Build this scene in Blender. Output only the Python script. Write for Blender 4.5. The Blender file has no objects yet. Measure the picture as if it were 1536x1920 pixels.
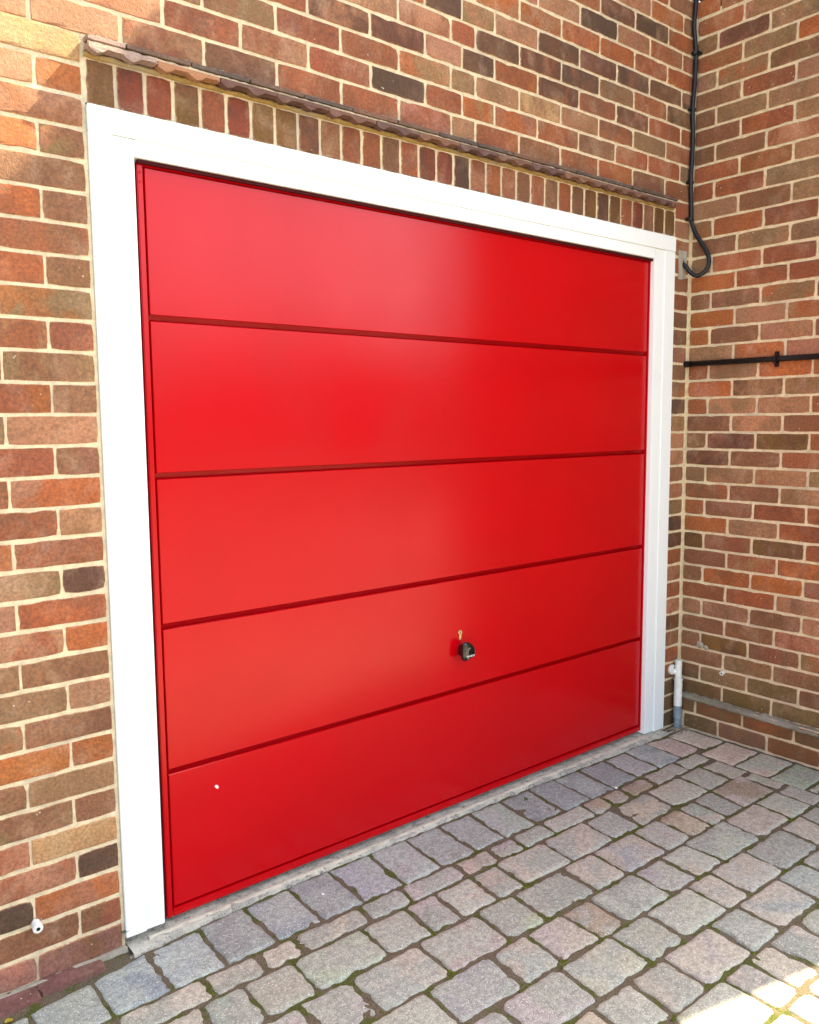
import bpy, bmesh, math, random
from mathutils import Vector, Matrix, noise
random.seed(7)
S = bpy.context.scene
COL = S.collection

# ------------------------------------------------------------------ camera, sky, sun, exposure
cam = bpy.data.objects.new("camera", bpy.data.cameras.new("camera"))
COL.objects.link(cam)
right = Vector((0.77236072, -0.63513452, -0.00794121))
down = Vector((-0.07517632, -0.07899017, -0.99403676))
fwd = Vector((0.63071978, 0.76835194, -0.10875597))
R3 = Matrix((right, -down, -fwd)).transposed()
cam.matrix_world = Matrix.Translation((-0.74968, -2.13142, 1.35646)) @ R3.to_4x4()
cam.data.sensor_fit = 'VERTICAL'; cam.data.sensor_height = 24.0
cam.data.lens = 1576.64 / 1920 * 24.0
cam.data.clip_start = 0.05; cam.data.clip_end = 2000
S.camera = cam

TO_SUN = Vector((0.90, -0.21, 1.19)).normalized()
EL = math.asin(TO_SUN.z); AZ = math.atan2(TO_SUN.x, TO_SUN.y)
world = bpy.data.worlds.new("World"); S.world = world; world.use_nodes = True
wn = world.node_tree.nodes; wl = world.node_tree.links
bg = wn['Background']; sky = wn.new('ShaderNodeTexSky')
sky.sky_type = 'NISHITA'; sky.sun_disc = False
sky.sun_elevation = EL; sky.sun_rotation = AZ; sky.air_density = 1.0; sky.dust_density = 2.5; sky.ozone_density = 0.6
hs = wn.new('ShaderNodeHueSaturation'); hs.inputs['Saturation'].default_value = 0.58   # hazy, part-clouded sky
wl.new(sky.outputs[0], hs.inputs['Color']); wl.new(hs.outputs[0], bg.inputs[0]); bg.inputs[1].default_value = 0.12
sun = bpy.data.objects.new("sun", bpy.data.lights.new("sun", 'SUN')); COL.objects.link(sun)
sun.data.energy = 4.4; sun.data.angle = math.radians(0.6); sun.data.color = (1.0, 0.86, 0.56)
sun.rotation_euler = (-TO_SUN).to_track_quat('-Z', 'Y').to_euler()
S.view_settings.view_transform = 'Standard'; S.view_settings.look = 'None'
S.view_settings.gamma = 1.0; S.view_settings.use_curve_mapping = False
S.view_settings.exposure = 2.58
try:
    S.cycles.max_bounces = 6; S.cycles.diffuse_bounces = 4
except Exception: pass

GZ = -0.05           # top of the paving
WX = 2.5965          # face of the side wall

# ------------------------------------------------------------------ helpers
def link(o, parent=None):
    COL.objects.link(o)
    if parent: o.parent = parent
    return o
def empty(name, label=None, cat=None, kind=None, loc=(0, 0, 0), group=None):
    o = link(bpy.data.objects.new(name, None)); o.location = loc; o.empty_display_size = .05
    if label: o['label'] = label
    if cat: o['category'] = cat
    if kind: o['kind'] = kind
    if group: o['group'] = group
    return o
def mesh_obj(name, me, mat=None, parent=None, loc=(0, 0, 0), world_space=True):
    o = bpy.data.objects.new(name, me)
    if mat and not me.materials: me.materials.append(mat)
    link(o, parent)
    if parent and world_space: o.location = Vector(loc) - parent.location
    else: o.location = loc
    return o
def from_bm(name, bm, mat, parent=None, loc=(0, 0, 0), smooth=False, bevel=0):
    bmesh.ops.recalc_face_normals(bm, faces=bm.faces)
    if bevel:
        bmesh.ops.bevel(bm, geom=[e for e in bm.edges if e.is_manifold and e.calc_face_angle(0) > .5], offset=bevel, segments=2, affect='EDGES', clamp_overlap=True)
    me = bpy.data.meshes.new(name); bm.to_mesh(me); bm.free()
    if smooth:
        for p in me.polygons: p.use_smooth = True
    return mesh_obj(name, me, mat, parent, loc)
def box(bm, x0, x1, y0, y1, z0, z1):
    vs = [bm.verts.new((x, y, z)) for x in (x0, x1) for y in (y0, y1) for z in (z0, z1)]
    for f in ((0, 1, 3, 2), (4, 6, 7, 5), (0, 4, 5, 1), (2, 3, 7, 6), (0, 2, 6, 4), (1, 5, 7, 3)):
        bm.faces.new([vs[i] for i in f])
def boxobj(name, x0, x1, y0, y1, z0, z1, mat, parent=None, bevel=0):
    bm = bmesh.new(); box(bm, x0, x1, y0, y1, z0, z1)
    return from_bm(name, bm, mat, parent, bevel=bevel)
def tube(bm, pts, r, n=14, caps=True):
    pts = [Vector(p) for p in pts]; rings = []
    t = (pts[1] - pts[0]).normalized(); u = t.orthogonal().normalized()
    for i, p in enumerate(pts):
        if i == 0: tt = pts[1] - pts[0]
        elif i == len(pts) - 1: tt = pts[-1] - pts[-2]
        else: tt = pts[i + 1] - pts[i - 1]
        tt.normalize(); u = (u - tt * u.dot(tt)).normalized(); v = tt.cross(u)
        rr = r[i] if isinstance(r, (list, tuple)) else r
        rings.append([bm.verts.new(p + (u * math.cos(a) + v * math.sin(a)) * rr) for a in [2 * math.pi * k / n for k in range(n)]])
    for a, b in zip(rings, rings[1:]):
        for k in range(n): bm.faces.new((a[k], a[(k + 1) % n], b[(k + 1) % n], b[k]))
    if caps: bm.faces.new(rings[0]); bm.faces.new(rings[-1])
def catmull(P, n=8):
    P = [Vector(p) for p in P]; out = []
    for i in range(len(P) - 1):
        p0 = P[max(i - 1, 0)]; p1 = P[i]; p2 = P[i + 1]; p3 = P[min(i + 2, len(P) - 1)]
        for k in range(n):
            t = k / n
            out.append(.5 * ((2 * p1) + (p2 - p0) * t + (2 * p0 - 5 * p1 + 4 * p2 - p3) * t * t + (3 * p1 - p0 - 3 * p2 + p3) * t ** 3))
    out.append(P[-1]); return out

# ------------------------------------------------------------------ materials
class NT:
    def __init__(s, name):
        s.m = bpy.data.materials.new(name); s.m.use_nodes = True; s.n = s.m.node_tree.nodes; s.l = s.m.node_tree.links
        s.b = s.n['Principled BSDF']; s.co = None
    def new(s, t, **k):
        n = s.n.new(t)
        for a, b in k.items(): setattr(n, a, b)
        return n
    def set(s, sock, v):
        if hasattr(v, 'is_output') or isinstance(v, bpy.types.NodeSocket): s.l.new(v, sock)
        else:
            if sock.type == 'RGBA' and len(v) == 3: v = (*v, 1)
            sock.default_value = v
    def coords(s, per_object=True, kind='Object'):
        tc = s.new('ShaderNodeTexCoord'); v = tc.outputs[kind]
        if per_object:
            oi = s.new('ShaderNodeObjectInfo'); m = s.new('ShaderNodeVectorMath', operation='SCALE')
            c = s.new('ShaderNodeCombineXYZ')
            for i, f in enumerate((37.0, 61.0, 23.0)):
                mm = s.math('MULTIPLY', oi.outputs['Random'], f); s.l.new(mm, c.inputs[i])
            a = s.new('ShaderNodeVectorMath', operation='ADD'); s.l.new(v, a.inputs[0]); s.l.new(c.outputs[0], a.inputs[1]); v = a.outputs[0]
            s.oi = oi
        s.co = v; return v
    def noise(s, scale, detail=4, rough=.6, dist=0, vec=None, out='Fac'):
        n = s.new('ShaderNodeTexNoise'); n.inputs['Scale'].default_value = scale; n.inputs['Detail'].default_value = detail
        n.inputs['Roughness'].default_value = rough; n.inputs['Distortion'].default_value = dist
        s.l.new(vec or s.co, n.inputs['Vector']); return n.outputs[out]
    def math(s, op, a, b=0.0, clamp=False):
        n = s.new('ShaderNodeMath', operation=op); n.use_clamp = clamp; s.set(n.inputs[0], a); s.set(n.inputs[1], b); return n.outputs[0]
    def ramp(s, fac, lo, hi, a=0.0, b=1.0):
        n = s.new('ShaderNodeMapRange'); n.interpolation_type = 'SMOOTHSTEP'
        s.set(n.inputs[0], fac); n.inputs[1].default_value = lo; n.inputs[2].default_value = hi; n.inputs[3].default_value = a; n.inputs[4].default_value = b
        return n.outputs[0]
    def mix(s, fac, a, b, mode='MIX'):
        n = s.new('ShaderNodeMix', data_type='RGBA', blend_type=mode); n.clamp_factor = True
        s.set(n.inputs[0], fac); s.set(n.inputs[6], a); s.set(n.inputs[7], b); return n.outputs[2]
    def gray(s, v):
        c = s.new('ShaderNodeCombineColor')
        for i in range(3): s.l.new(v, c.inputs[i])
        return c.outputs[0]
    def attr(s, name, typ='GEOMETRY', out='Fac'):
        n = s.new('ShaderNodeAttribute'); n.attribute_name = name; n.attribute_type = typ; return n.outputs[out]
    def bump(s, h, dist, strength=1.0, nrm=None):
        n = s.new('ShaderNodeBump'); n.inputs['Distance'].default_value = dist; n.inputs['Strength'].default_value = strength
        s.l.new(h, n.inputs['Height'])
        if nrm: s.l.new(nrm, n.inputs['Normal'])
        return n.outputs[0]
    def done(s, col, rough=.8, nrm=None, spec=.4, metal=0):
        s.set(s.b.inputs['Base Color'], col); s.set(s.b.inputs['Roughness'], rough)
        s.b.inputs['Specular IOR Level'].default_value = spec; s.b.inputs['Metallic'].default_value = metal
        if nrm: s.l.new(nrm, s.b.inputs['Normal'])
        return s.m

MORTAR = (0.80, 0.655, 0.42)
def brick_mat(name, joined=False):
    t = NT(name); t.coords(per_object=not joined)
    if joined:
        base = t.attr('tint', out='Color'); c2 = t.mix(.5, base, (.3, .17, .1)); edge = None
    else:
        base = t.oi.outputs['Color']; c2 = t.attr('second', 'OBJECT', 'Color'); edge = t.attr('edge')
    sp = t.new('ShaderNodeMapping'); sp.inputs['Scale'].default_value = (1, 1, .75); t.l.new(t.co, sp.inputs[0])
    n1 = t.noise(11, 3, .55, .6, vec=sp.outputs[0])
    col = t.mix(t.ramp(n1, .42, .66, 0, .85), base, c2)
    # pale bloom and soot patches
    n4 = t.noise(26, 5, .65, .4)
    col = t.mix(t.ramp(t.noise(13, 4, .55, .5, vec=sp.outputs[0]), .48, .76, 0, .42), col, t.mix(.5, col, (.58, .40, .26)))
    col = t.mix(t.ramp(t.noise(19, 4, .6, .3), .58, .78, 0, .30), col, (.10, .055, .038))
    n2 = t.noise(130, 8, .72)
    col = t.mix(1.0, col, t.gray(t.ramp(n2, .32, .70, .66, 1.36)), 'MULTIPLY')
    # fine pits and grains
    n3 = t.noise(620, 3, .6)
    col = t.mix(t.ramp(n3, .66, .74, 0, .45), col, (.62, .46, .32))
    col = t.mix(t.ramp(t.noise(560, 2, .5), .67, .74, 0, .5), col, (.05, .03, .022))
    # weathering that runs across neighbouring bricks; algae low down in the wall corner
    gp = t.new('ShaderNodeNewGeometry').outputs['Position']; wn_ = t.noise(2.6, 4, .6, .5, vec=gp)
    col = t.mix(1, col, t.gray(t.ramp(wn_, .32, .68, .84, 1.14)), 'MULTIPLY')
    sx = t.new('ShaderNodeSeparateXYZ'); t.l.new(gp, sx.inputs[0])
    al = t.math('MULTIPLY', t.ramp(t.math('ADD', sx.outputs[2], t.math('MULTIPLY', wn_, .35)), .50, .18), t.ramp(sx.outputs[0], 2.2, 2.5))
    col = t.mix(t.math('MULTIPLY', al, .55), col, (.085, .068, .022))
    v = t.new('ShaderNodeTexVoronoi'); v.inputs['Scale'].default_value = 55; t.l.new(t.co, v.inputs['Vector'])
    pk = t.math('MULTIPLY', t.ramp(v.outputs['Distance'], .14, .08), t.ramp(t.noise(9, 1), .64, .70))
    col = t.mix(pk, col, (.66, .56, .44))
    if edge:
        e = t.math('ADD', edge, t.math('MULTIPLY', t.math('SUBTRACT', t.noise(75, 4, .7), .5), 1.3))
        col = t.mix(t.ramp(e, .62, 1.05, 0, .55), col, (.50, .27, .14))
        col = t.mix(t.ramp(e, 1.0, 1.22, 0, .9), col, MORTAR)
    h = t.math('ADD', t.math('MULTIPLY', n2, .9), t.math('MULTIPLY', n3, .35))
    h = t.math('ADD', h, t.math('MULTIPLY', n4, .8))
    return t.done(col, t.ramp(n2, .3, .7, .62, .9), t.bump(h, .0040, .9), .35)
M_BRICK = brick_mat('fired brick'); M_BRICKJ = brick_mat('brickwork', True)

def mortar_mat(name, colr, dark=(.20, .17, .12)):
    t = NT(name); t.coords(False)
    a = t.noise(35, 6, .7); b = t.noise(300, 4, .7); c = t.noise(4, 3, .5)
    col = t.mix(t.ramp(a, .35, .7), colr, tuple(x * .72 for x in colr))
    col = t.mix(t.ramp(c, .5, .7, 0, .5), col, (.42, .38, .31))
    col = t.mix(t.ramp(b, .60, .70, 0, .55), col, dark)
    col = t.mix(t.ramp(t.noise(260, 3, .6), .62, .7, 0, .6), col, (.8, .74, .62))
    h = t.math('ADD', t.math('MULTIPLY', a, 1.2), b)
    return t.done(col, .92, t.bump(h, .004, .9), .2)
M_MORTAR = mortar_mat('lime mortar', MORTAR)
M_FILLET = mortar_mat('weathered cement', (.44, .39, .30), (.12, .11, .09))
M_CREST = mortar_mat('mossy cement', (.26, .25, .19), (.05, .055, .045))
M_LEDGE = mortar_mat('damp cement', (.25, .22, .155), (.07, .065, .05))
M_LICHEN = mortar_mat('lichen stained mortar', (.40, .25, .075), (.12, .055, .02))

def tile_mat():
    t = NT('clay tile'); t.coords()
    a = t.noise(22, 5, .65, .4); b = t.noise(300, 4, .7)
    col = t.mix(t.ramp(a, .45, .68, 0, .4), t.oi.outputs['Color'], (.24, .15, .11))
    col = t.mix(1, col, t.gray(t.ramp(b, .3, .7, .7, 1.3)), 'MULTIPLY')
    return t.done(col, .8, t.bump(t.math('ADD', a, b), .003, .8), .35)
M_TILE = tile_mat()

def paver_mat():
    t = NT('concrete block'); t.coords()
    base = t.oi.outputs['Color']; c2 = t.attr('second', 'OBJECT', 'Color'); edge = t.attr('edge')
    n1 = t.noise(9, 3, .55, .4); n2 = t.noise(70, 6, .7); n3 = t.noise(420, 4, .7)
    col = t.mix(t.ramp(n1, .42, .62), base, c2)
    col = t.mix(1, col, t.gray(t.ramp(n2, .30, .70, .74, 1.24)), 'MULTIPLY')
    col = t.mix(1, col, t.gray(t.ramp(n3, .34, .68, .68, 1.34)), 'MULTIPLY')
    v = t.new('ShaderNodeTexVoronoi'); v.inputs['Scale'].default_value = 210; v.inputs['Randomness'].default_value = 1; t.l.new(t.co, v.inputs['Vector'])
    sel = t.new('ShaderNodeSeparateColor'); t.l.new(v.outputs['Color'], sel.inputs[0])
    g = t.math('MULTIPLY', t.ramp(v.outputs['Distance'], .38, .25), t.ramp(sel.outputs[0], .74, .76))
    col = t.mix(t.math('MULTIPLY', g, .85), col, (.80, .78, .72))
    g2 = t.math('MULTIPLY', t.ramp(v.outputs['Distance'], .40, .25), t.ramp(sel.outputs[1], .80, .82))
    col = t.mix(t.math('MULTIPLY', g2, .6), col, (.07, .065, .06))
    col = t.mix(t.ramp(t.math('ADD', edge, t.math('MULTIPLY', t.math('SUBTRACT', n2, .5), 1.2)), .75, 1.25, 0, .5), col, (.12, .11, .09))
    h = t.math('ADD', t.math('MULTIPLY', n2, 1.0), t.math('MULTIPLY', n3, .8)); h = t.math('ADD', h, t.math('MULTIPLY', g, .4))
    return t.done(col, .85, t.bump(h, .0032, .9), .3)
M_PAVER = paver_mat()

def soil_mat():
    t = NT('joint soil'); t.coords(False)
    a = t.noise(14, 4, .6); b = t.noise(300, 5, .7)
    col = t.mix(t.ramp(b, .3, .7), (.065, .05, .032), (.21, .17, .11))
    col = t.mix(t.ramp(a, .50, .58, 0, .85), col, t.mix(t.ramp(b, .35, .65), (.035, .045, .008), (.12, .14, .02)))
    return t.done(col, .95, t.bump(b, .004, 1), .15)
M_SOIL = soil_mat()
def moss_mat():
    t = NT('moss'); t.coords(False); b = t.noise(260, 4, .7)
    return t.done(t.mix(t.ramp(b, .3, .7), (.035, .05, .006), (.17, .20, .02)), .95, t.bump(b, .005, 1), .1)
M_MOSS = moss_mat()
def conc_mat():
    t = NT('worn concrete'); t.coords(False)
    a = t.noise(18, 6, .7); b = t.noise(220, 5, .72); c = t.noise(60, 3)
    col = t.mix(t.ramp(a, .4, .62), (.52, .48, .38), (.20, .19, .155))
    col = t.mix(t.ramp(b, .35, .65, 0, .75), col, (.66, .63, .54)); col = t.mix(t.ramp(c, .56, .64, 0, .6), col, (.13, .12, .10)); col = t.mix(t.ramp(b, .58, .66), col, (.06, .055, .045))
    return t.done(col, .95, t.bump(t.math('ADD', b, a), .006, 1), .2)
M_CONC = conc_mat()
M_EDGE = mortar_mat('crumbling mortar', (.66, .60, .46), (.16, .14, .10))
def plain(name, col, rough, spec=.5, metal=0, var=.12, bump=0, scale=40, coat=0):
    t = NT(name); t.coords(False)
    a = t.noise(scale, 5, .65)
    c = t.mix(1, col, t.gray(t.ramp(a, .3, .7, 1 - var, 1 + var)), 'MULTIPLY')
    n = t.bump(t.noise(scale * 8, 3, .6), bump, .5) if bump else None
    m = t.done(c, t.ramp(a, .3, .7, max(.02, rough - .05), rough + .05), n, spec, metal)
    t.b.inputs['Coat Weight'].default_value = coat
    return m
M_UPVC = plain('white upvc', (.83, .86, .84), .32, .5, var=.015, scale=3)
M_BLACKP = plain('black plastic', (.006, .006, .008), .36, .35, var=.2)
M_HANDLE = plain('gloss black', (.006, .006, .007), .08, .6, var=.1)
M_VOID = plain('dark gap', (.01, .01, .01), .9, .1)
M_BRASS = plain('brass cylinder', (.82, .66, .36), .3, .5, metal=1, var=.08)
M_WHITEP = plain('white pipe plastic', (.72, .71, .65), .4, .5, var=.10, scale=25)
M_GREYP = plain('grey pipe plastic', (.20, .235, .27), .42, .5, var=.25, scale=30)
M_SCREW = plain('zinc screw', (.6, .6, .58), .35, .5, metal=1)
M_LOGO = plain('white print', (.85, .85, .83), .4); M_SWOOSH = plain('bronze print', (.12, .10, .075), .3)
M_TIMBER = plain('white fascia', (.75, .75, .73), .5); M_ROOF = plain('brown roof tile', (.14, .08, .06), .8, var=.3, scale=6, bump=.004)
M_LEAF = plain('yellow leaf', (.62, .50, .06), .6, var=.3, scale=60); M_DEAD = plain('dry leaf', (.22, .15, .09), .8, var=.4, scale=50)
M_PEB = plain('pale pebble', (.7, .68, .64), .7)
def red_mat():
    t = NT('red powder coat'); t.coords(False)
    a = t.noise(2.2, 3, .5); b = t.noise(900, 2, .5)
    c = t.mix(t.ramp(a, .35, .65), (.47, .0002, .0036), (.44, .0002, .0028))
    w = t.bump(t.noise(3.2, 2, .4), .0022, .5); n = t.bump(b, .00025, .35, w)
    m = t.done(c, t.ramp(a, .3, .7, .15, .23), n, .29)
    return m
M_RED = red_mat()
def ground_mat():
    t = NT('distant paving'); t.coords(False)
    br = t.new('ShaderNodeTexBrick'); br.inputs['Scale'].default_value = 1; br.inputs['Brick Width'].default_value = .19; br.inputs['Row Height'].default_value = .155
    br.inputs['Mortar Size'].default_value = .006
    br.inputs['Color1'].default_value = (.26, .24, .22, 1); br.inputs['Color2'].default_value = (.20, .19, .18, 1); br.inputs['Mortar'].default_value = (.06, .06, .03, 1)
    t.l.new(t.co, br.inputs[0]); n = t.noise(40, 5)
    return t.done(t.mix(1, br.outputs[0], t.gray(t.ramp(n, .3, .7, .8, 1.2)), 'MULTIPLY'), .9, t.bump(n, .003), .2)
M_GROUND = ground_mat()

# ------------------------------------------------------------------ bricks
PAL = dict(r=(.285, .088, .040), R=(.200, .034, .016), o=(.40, .120, .034), p=(.38, .190, .118), t=(.235, .150, .080), b=(.215, .100, .056), d=(.105, .044, .030),
           k=(.062, .042, .032), l=(.46, .31, .16), u=(.275, .125, .115), m=(.125, .060, .036), T=(.160, .085, .022), g=(.130, .095, .034))
SEC = dict(r='robp', R='rd', o='orp', p='prt', t='tbpo', b='brtb', d='bur', k='kdb', l='lpt', u='ubp', m='pTk', T='tbd', g='gTt')
def tintof(ch, k=1.0):
    w = (.26, .115, .062)
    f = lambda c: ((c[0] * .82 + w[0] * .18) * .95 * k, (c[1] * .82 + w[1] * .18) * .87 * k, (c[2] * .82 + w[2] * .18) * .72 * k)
    a = f(PAL[ch]); b = f(PAL[random.choice(SEC[ch])])
    j = random.uniform(.88, 1.14); a = tuple(min(1, c * j * random.uniform(.95, 1.05)) for c in a)
    b = tuple(c * random.uniform(.85, 1.1) for c in b)
    return a, b
brick_cache = {}
def brick_mesh(w, h, var, depth=.04):
    """face towards -Y, centred; rough outline, worn arris; 'edge' = 1 at the rim"""
    key = (round(w, 3), round(h, 3), var)
    if key in brick_cache: return brick_cache[key]
    rnd = random.Random(hash(key) & 0xffff)
    nx = max(3, int(w / .028)); nz = max(3, int(h / .024)); per = []
    for i in range(nx): per.append((-w / 2 + w * i / nx, -h / 2))
    for i in range(nz): per.append((w / 2, -h / 2 + h * i / nz))
    for i in range(nx): per.append((w / 2 - w * i / nx, h / 2))
    for i in range(nz): per.append((-w / 2, h / 2 - h * i / nz))
    corner = {0, nx, nx + nz, 2 * nx + nz}; n = len(per)
    jit = []
    for i, (x, z) in enumerate(per):
        k = rnd.uniform(-.0009, .0012) + (rnd.uniform(.0006, .0028) if i in corner else 0) + (rnd.uniform(0, .004) if rnd.random() < .06 else 0)
        jit.append(k)
    def ring(inset, y, jf, yj=0):
        out = []
        for i, (x, z) in enumerate(per):
            k = inset + jit[i] * jf
            xx = max(-w / 2 + k, min(w / 2 - k, x)); zz = max(-h / 2 + k, min(h / 2 - k, z))
            out.append((xx, y + rnd.uniform(-yj, yj), zz))
        return out
    warp = rnd.uniform(-.0008, .0008)
    V = ring(0, depth, 1) + ring(0, .0020, 1, .0005) + ring(.0018, .0003 + warp, 1, .0004) + ring(.0065, 0 + warp, .6, .0004)
    V.append((0, warp, 0)); F = []
    for r in range(3):
        for i in range(n):
            j = (i + 1) % n; F.append((r * n + i, r * n + j, (r + 1) * n + j, (r + 1) * n + i))
    for i in range(n): F.append((3 * n + i, 3 * n + (i + 1) % n, 4 * n))
    me = bpy.data.meshes.new('brick'); me.from_pydata(V, [], F); me.update()
    at = me.attributes.new('edge', 'FLOAT', 'POINT')
    for i in range(len(V)): at.data[i].value = 1.0 if i < 2 * n else (.72 if i < 3 * n else (.12 if i < 4 * n else 0))
    for p in me.polygons: p.use_smooth = len(p.vertices) == 3
    me.materials.append(M_BRICK)
    brick_cache[key] = me
    return me
def put_brick(parent, side, u0, u1, z0, z1, ch, joint=.0088, out=0.0, k=1.0):
    """side 'A': face on y=0, u = x.  side 'B': face on x=WX, u = -y"""
    w = round((u1 - u0 - joint) * 500) / 500; h = round((z1 - z0 - joint) * 500) / 500
    me = brick_mesh(w, h, random.randrange(5))
    o = bpy.data.objects.new('brick', me); link(o, parent)
    c = (u0 + u1) / 2; z = (z0 + z1) / 2; pr = random.uniform(-.0005, .0014) + out
    if side == 'A': o.location = (c, -pr, z); o.rotation_euler = (0, random.uniform(-.004, .004), 0)
    else: o.location = (WX - pr, -c, z); o.rotation_euler = (0, random.uniform(-.004, .004), 0); o.rotation_euler.rotate(Matrix.Rotation(-math.pi / 2, 4, 'Z').to_euler()) if False else None
    if side == 'B': o.rotation_euler = (0, 0, -math.pi / 2)
    a, b = tintof(ch, k); o.color = (*a, 1); o['second'] = b
    return o
def interp(x, xs, ys):
    if x <= xs[0]: return ys[0]
    for a, b, c, d in zip(xs, xs[1:], ys, ys[1:]):
        if x <= b: return c + (d - c) * (x - a) / (b - a)
    return ys[-1]
def bedL(j): z = 2.13 - .075 * j; return z + interp(z, [0, .3, .7, 1.15, 1.6, 2.0, 2.13], [0, .002, .0015, -.006, -.001, .005, .004])
def bedR(j): z = 2.13 - .075 * j; return z + interp(z, [0, .5, .9, 1.2, 1.75, 2.13, 2.3, 3.1], [-.004, -.005, -.004, -.011, -.014, -.010, -.002, -.004])
def sheet(name, fn, us, vs, mat, parent, res=.015, amp=.0008):
    nu = max(1, round((us[1] - us[0]) / res)); nv = max(1, round((vs[1] - vs[0]) / res)); V = []; F = []
    for j in range(nv + 1):
        for i in range(nu + 1):
            u = us[0] + (us[1] - us[0]) * i / nu; v = vs[0] + (vs[1] - vs[0]) * j / nv
            d = noise.fractal(Vector((u * 45, v * 45, 1.7)), .7, 2, 3) * amp + random.uniform(-1, 1) * amp * .3
            V.append(fn(u, v, d))
    for j in range(nv):
        for i in range(nu):
            a = j * (nu + 1) + i; F.append((a, a + 1, a + nu + 2, a + nu + 1))
    me = bpy.data.meshes.new(name); me.from_pydata(V, [], F); me.update()
    for p in me.polygons: p.use_smooth = True
    return mesh_obj(name, me, mat, parent)
def joined_bricks(name, parent, rects, skip=None):
    """rects: list of (fn mapping (u,depth,z)->xyz, u0,u1,j0,j1)"""
    V = []; F = []; C = []
    for fn, u0, u1, ja, jb in rects:
        for j in range(ja, jb):
            z1 = 2.13 - .075 * j; z0 = z1 - .075; u = u0 - (.1125 if j % 2 else 0)
            while u < u1:
                a = max(u, u0) + .005; b = min(u + .225, u1) - .005
                if b - a > .02:
                    k = len(V); pr = random.uniform(-.001, .001)
                    for uu in (a, b):
                        for dd in (pr, .03):
                            for zz in (z0 + .005, z1 - .005): V.append(fn(uu, dd, zz))
                    F += [(k, k + 1, k + 5, k + 4), (k + 2, k + 6, k + 7, k + 3), (k, k + 2, k + 3, k + 1), (k + 4, k + 5, k + 7, k + 6), (k + 1, k + 3, k + 7, k + 5), (k, k + 4, k + 6, k + 2)]
                    c = tintof(random.choice('rrrpbbotdk'))[0]; C += [c] * 6
                u += .225
    me = bpy.data.meshes.new(name); me.from_pydata(V, [], F); me.update()
    ca = me.color_attributes.new('tint', 'FLOAT_COLOR', 'CORNER')
    for p in me.polygons:
        for li in p.loop_indices: ca.data[li].color = (*C[p.index], 1)
    o = mesh_obj(name, me, M_BRICKJ, parent); o['kind'] = 'stuff'; return o

# ------------------------------------------------------------------ garage wall
gw = empty('garage_wall', 'multicoloured brick wall around the red garage door, with a projecting tile course over the opening', 'brick wall')
LEFT = {-2: 'lp', -1: 'op', 0: 'pp', 1: 'bo', 2: 'br', 3: 'br', 4: 'rr', 5: 'br', 6: 'tb', 7: 'rr', 8: 'tr', 9: 'br', 10: 'pb', 11: 'br', 12: 'or', 13: 'pr', 14: 'ro', 15: 'dt',
        16: 'rp', 17: 'op', 18: 'bt', 19: 'pt', 20: 'bt', 21: 'oo', 22: 'tb', 23: 'bb', 24: 'lp', 25: 'kp', 26: 'ok', 27: 'bb', 28: 'uu'}
for j, s in LEFT.items():
    z1 = bedL(j); z0 = bedL(j + 1)
    cuts = [0, -.1125, -.3375, -.5625] if j % 2 else [0, -.221, -.4475, -.67]
    for i in range(3):
        ch = s[i] if i < len(s) else random.choice('rbptr')
        b_ = put_brick(gw, 'A', cuts[i + 1], cuts[i], z0, z1, ch, out=(.002 if j == 28 else 0))
        if i == 0: b_.location.x -= .0035   # outer brick ends at the frame
RP = {-2: 'r', -1: 'p', 0: 'p', 1: 'r', 2: 'b', 3: 'r', 4: 'b', 5: 'b', 6: 'p', 7: 'b', 8: 't', 9: 'k', 10: 't', 11: 'p', 12: 'p', 13: 'b', 14: 'p', 15: 't', 16: 'k', 17: 'd', 18: 'r', 19: 'p',
      20: 'r', 21: 'p', 22: 'T', 23: 'b', 24: 'r', 25: 'r', 26: 'b', 27: 'b', 28: 'k'}
for j, s in RP.items(): put_brick(gw, 'A', 2.475, 2.592, bedR(j + 1), bedR(j), s)
SOL = "tdRtrdttd" + "brbbrRRkbrrbbbrbTdtrdbtt"
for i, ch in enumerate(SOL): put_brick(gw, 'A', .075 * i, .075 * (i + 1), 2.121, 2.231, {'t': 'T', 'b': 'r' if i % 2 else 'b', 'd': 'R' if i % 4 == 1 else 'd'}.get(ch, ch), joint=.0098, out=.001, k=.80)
A_ = [-.345, -.12, .095, .315, .535, .754, .972, 1.19, 1.301, 1.514, 1.734, 1.955, 2.173, 2.398, 2.596]
B_ = [-.24, -.02, .205, .425, .64, .863, 1.08, 1.24, 1.392, 1.608, 1.836, 2.06, 2.275, 2.504, 2.596]
UP = {0: 'pppbdrrrprbrpbb', 1: 'pporprkrpopTrrtr'[0:15], 2: 'pppbprrtplpbtrr', 3: 'pprrrmdpmrdrmr', 4: 'pprrrppbdktrk', 5: 'prprprprpmdkmk', 6: 'prprprprorrrrr', 7: 'prprprprpprkprr', 8: 'prprprprrrrmkr', 9: 'prprprprrrrrrr', 10: 'prprprprrrrrrr'}
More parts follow.
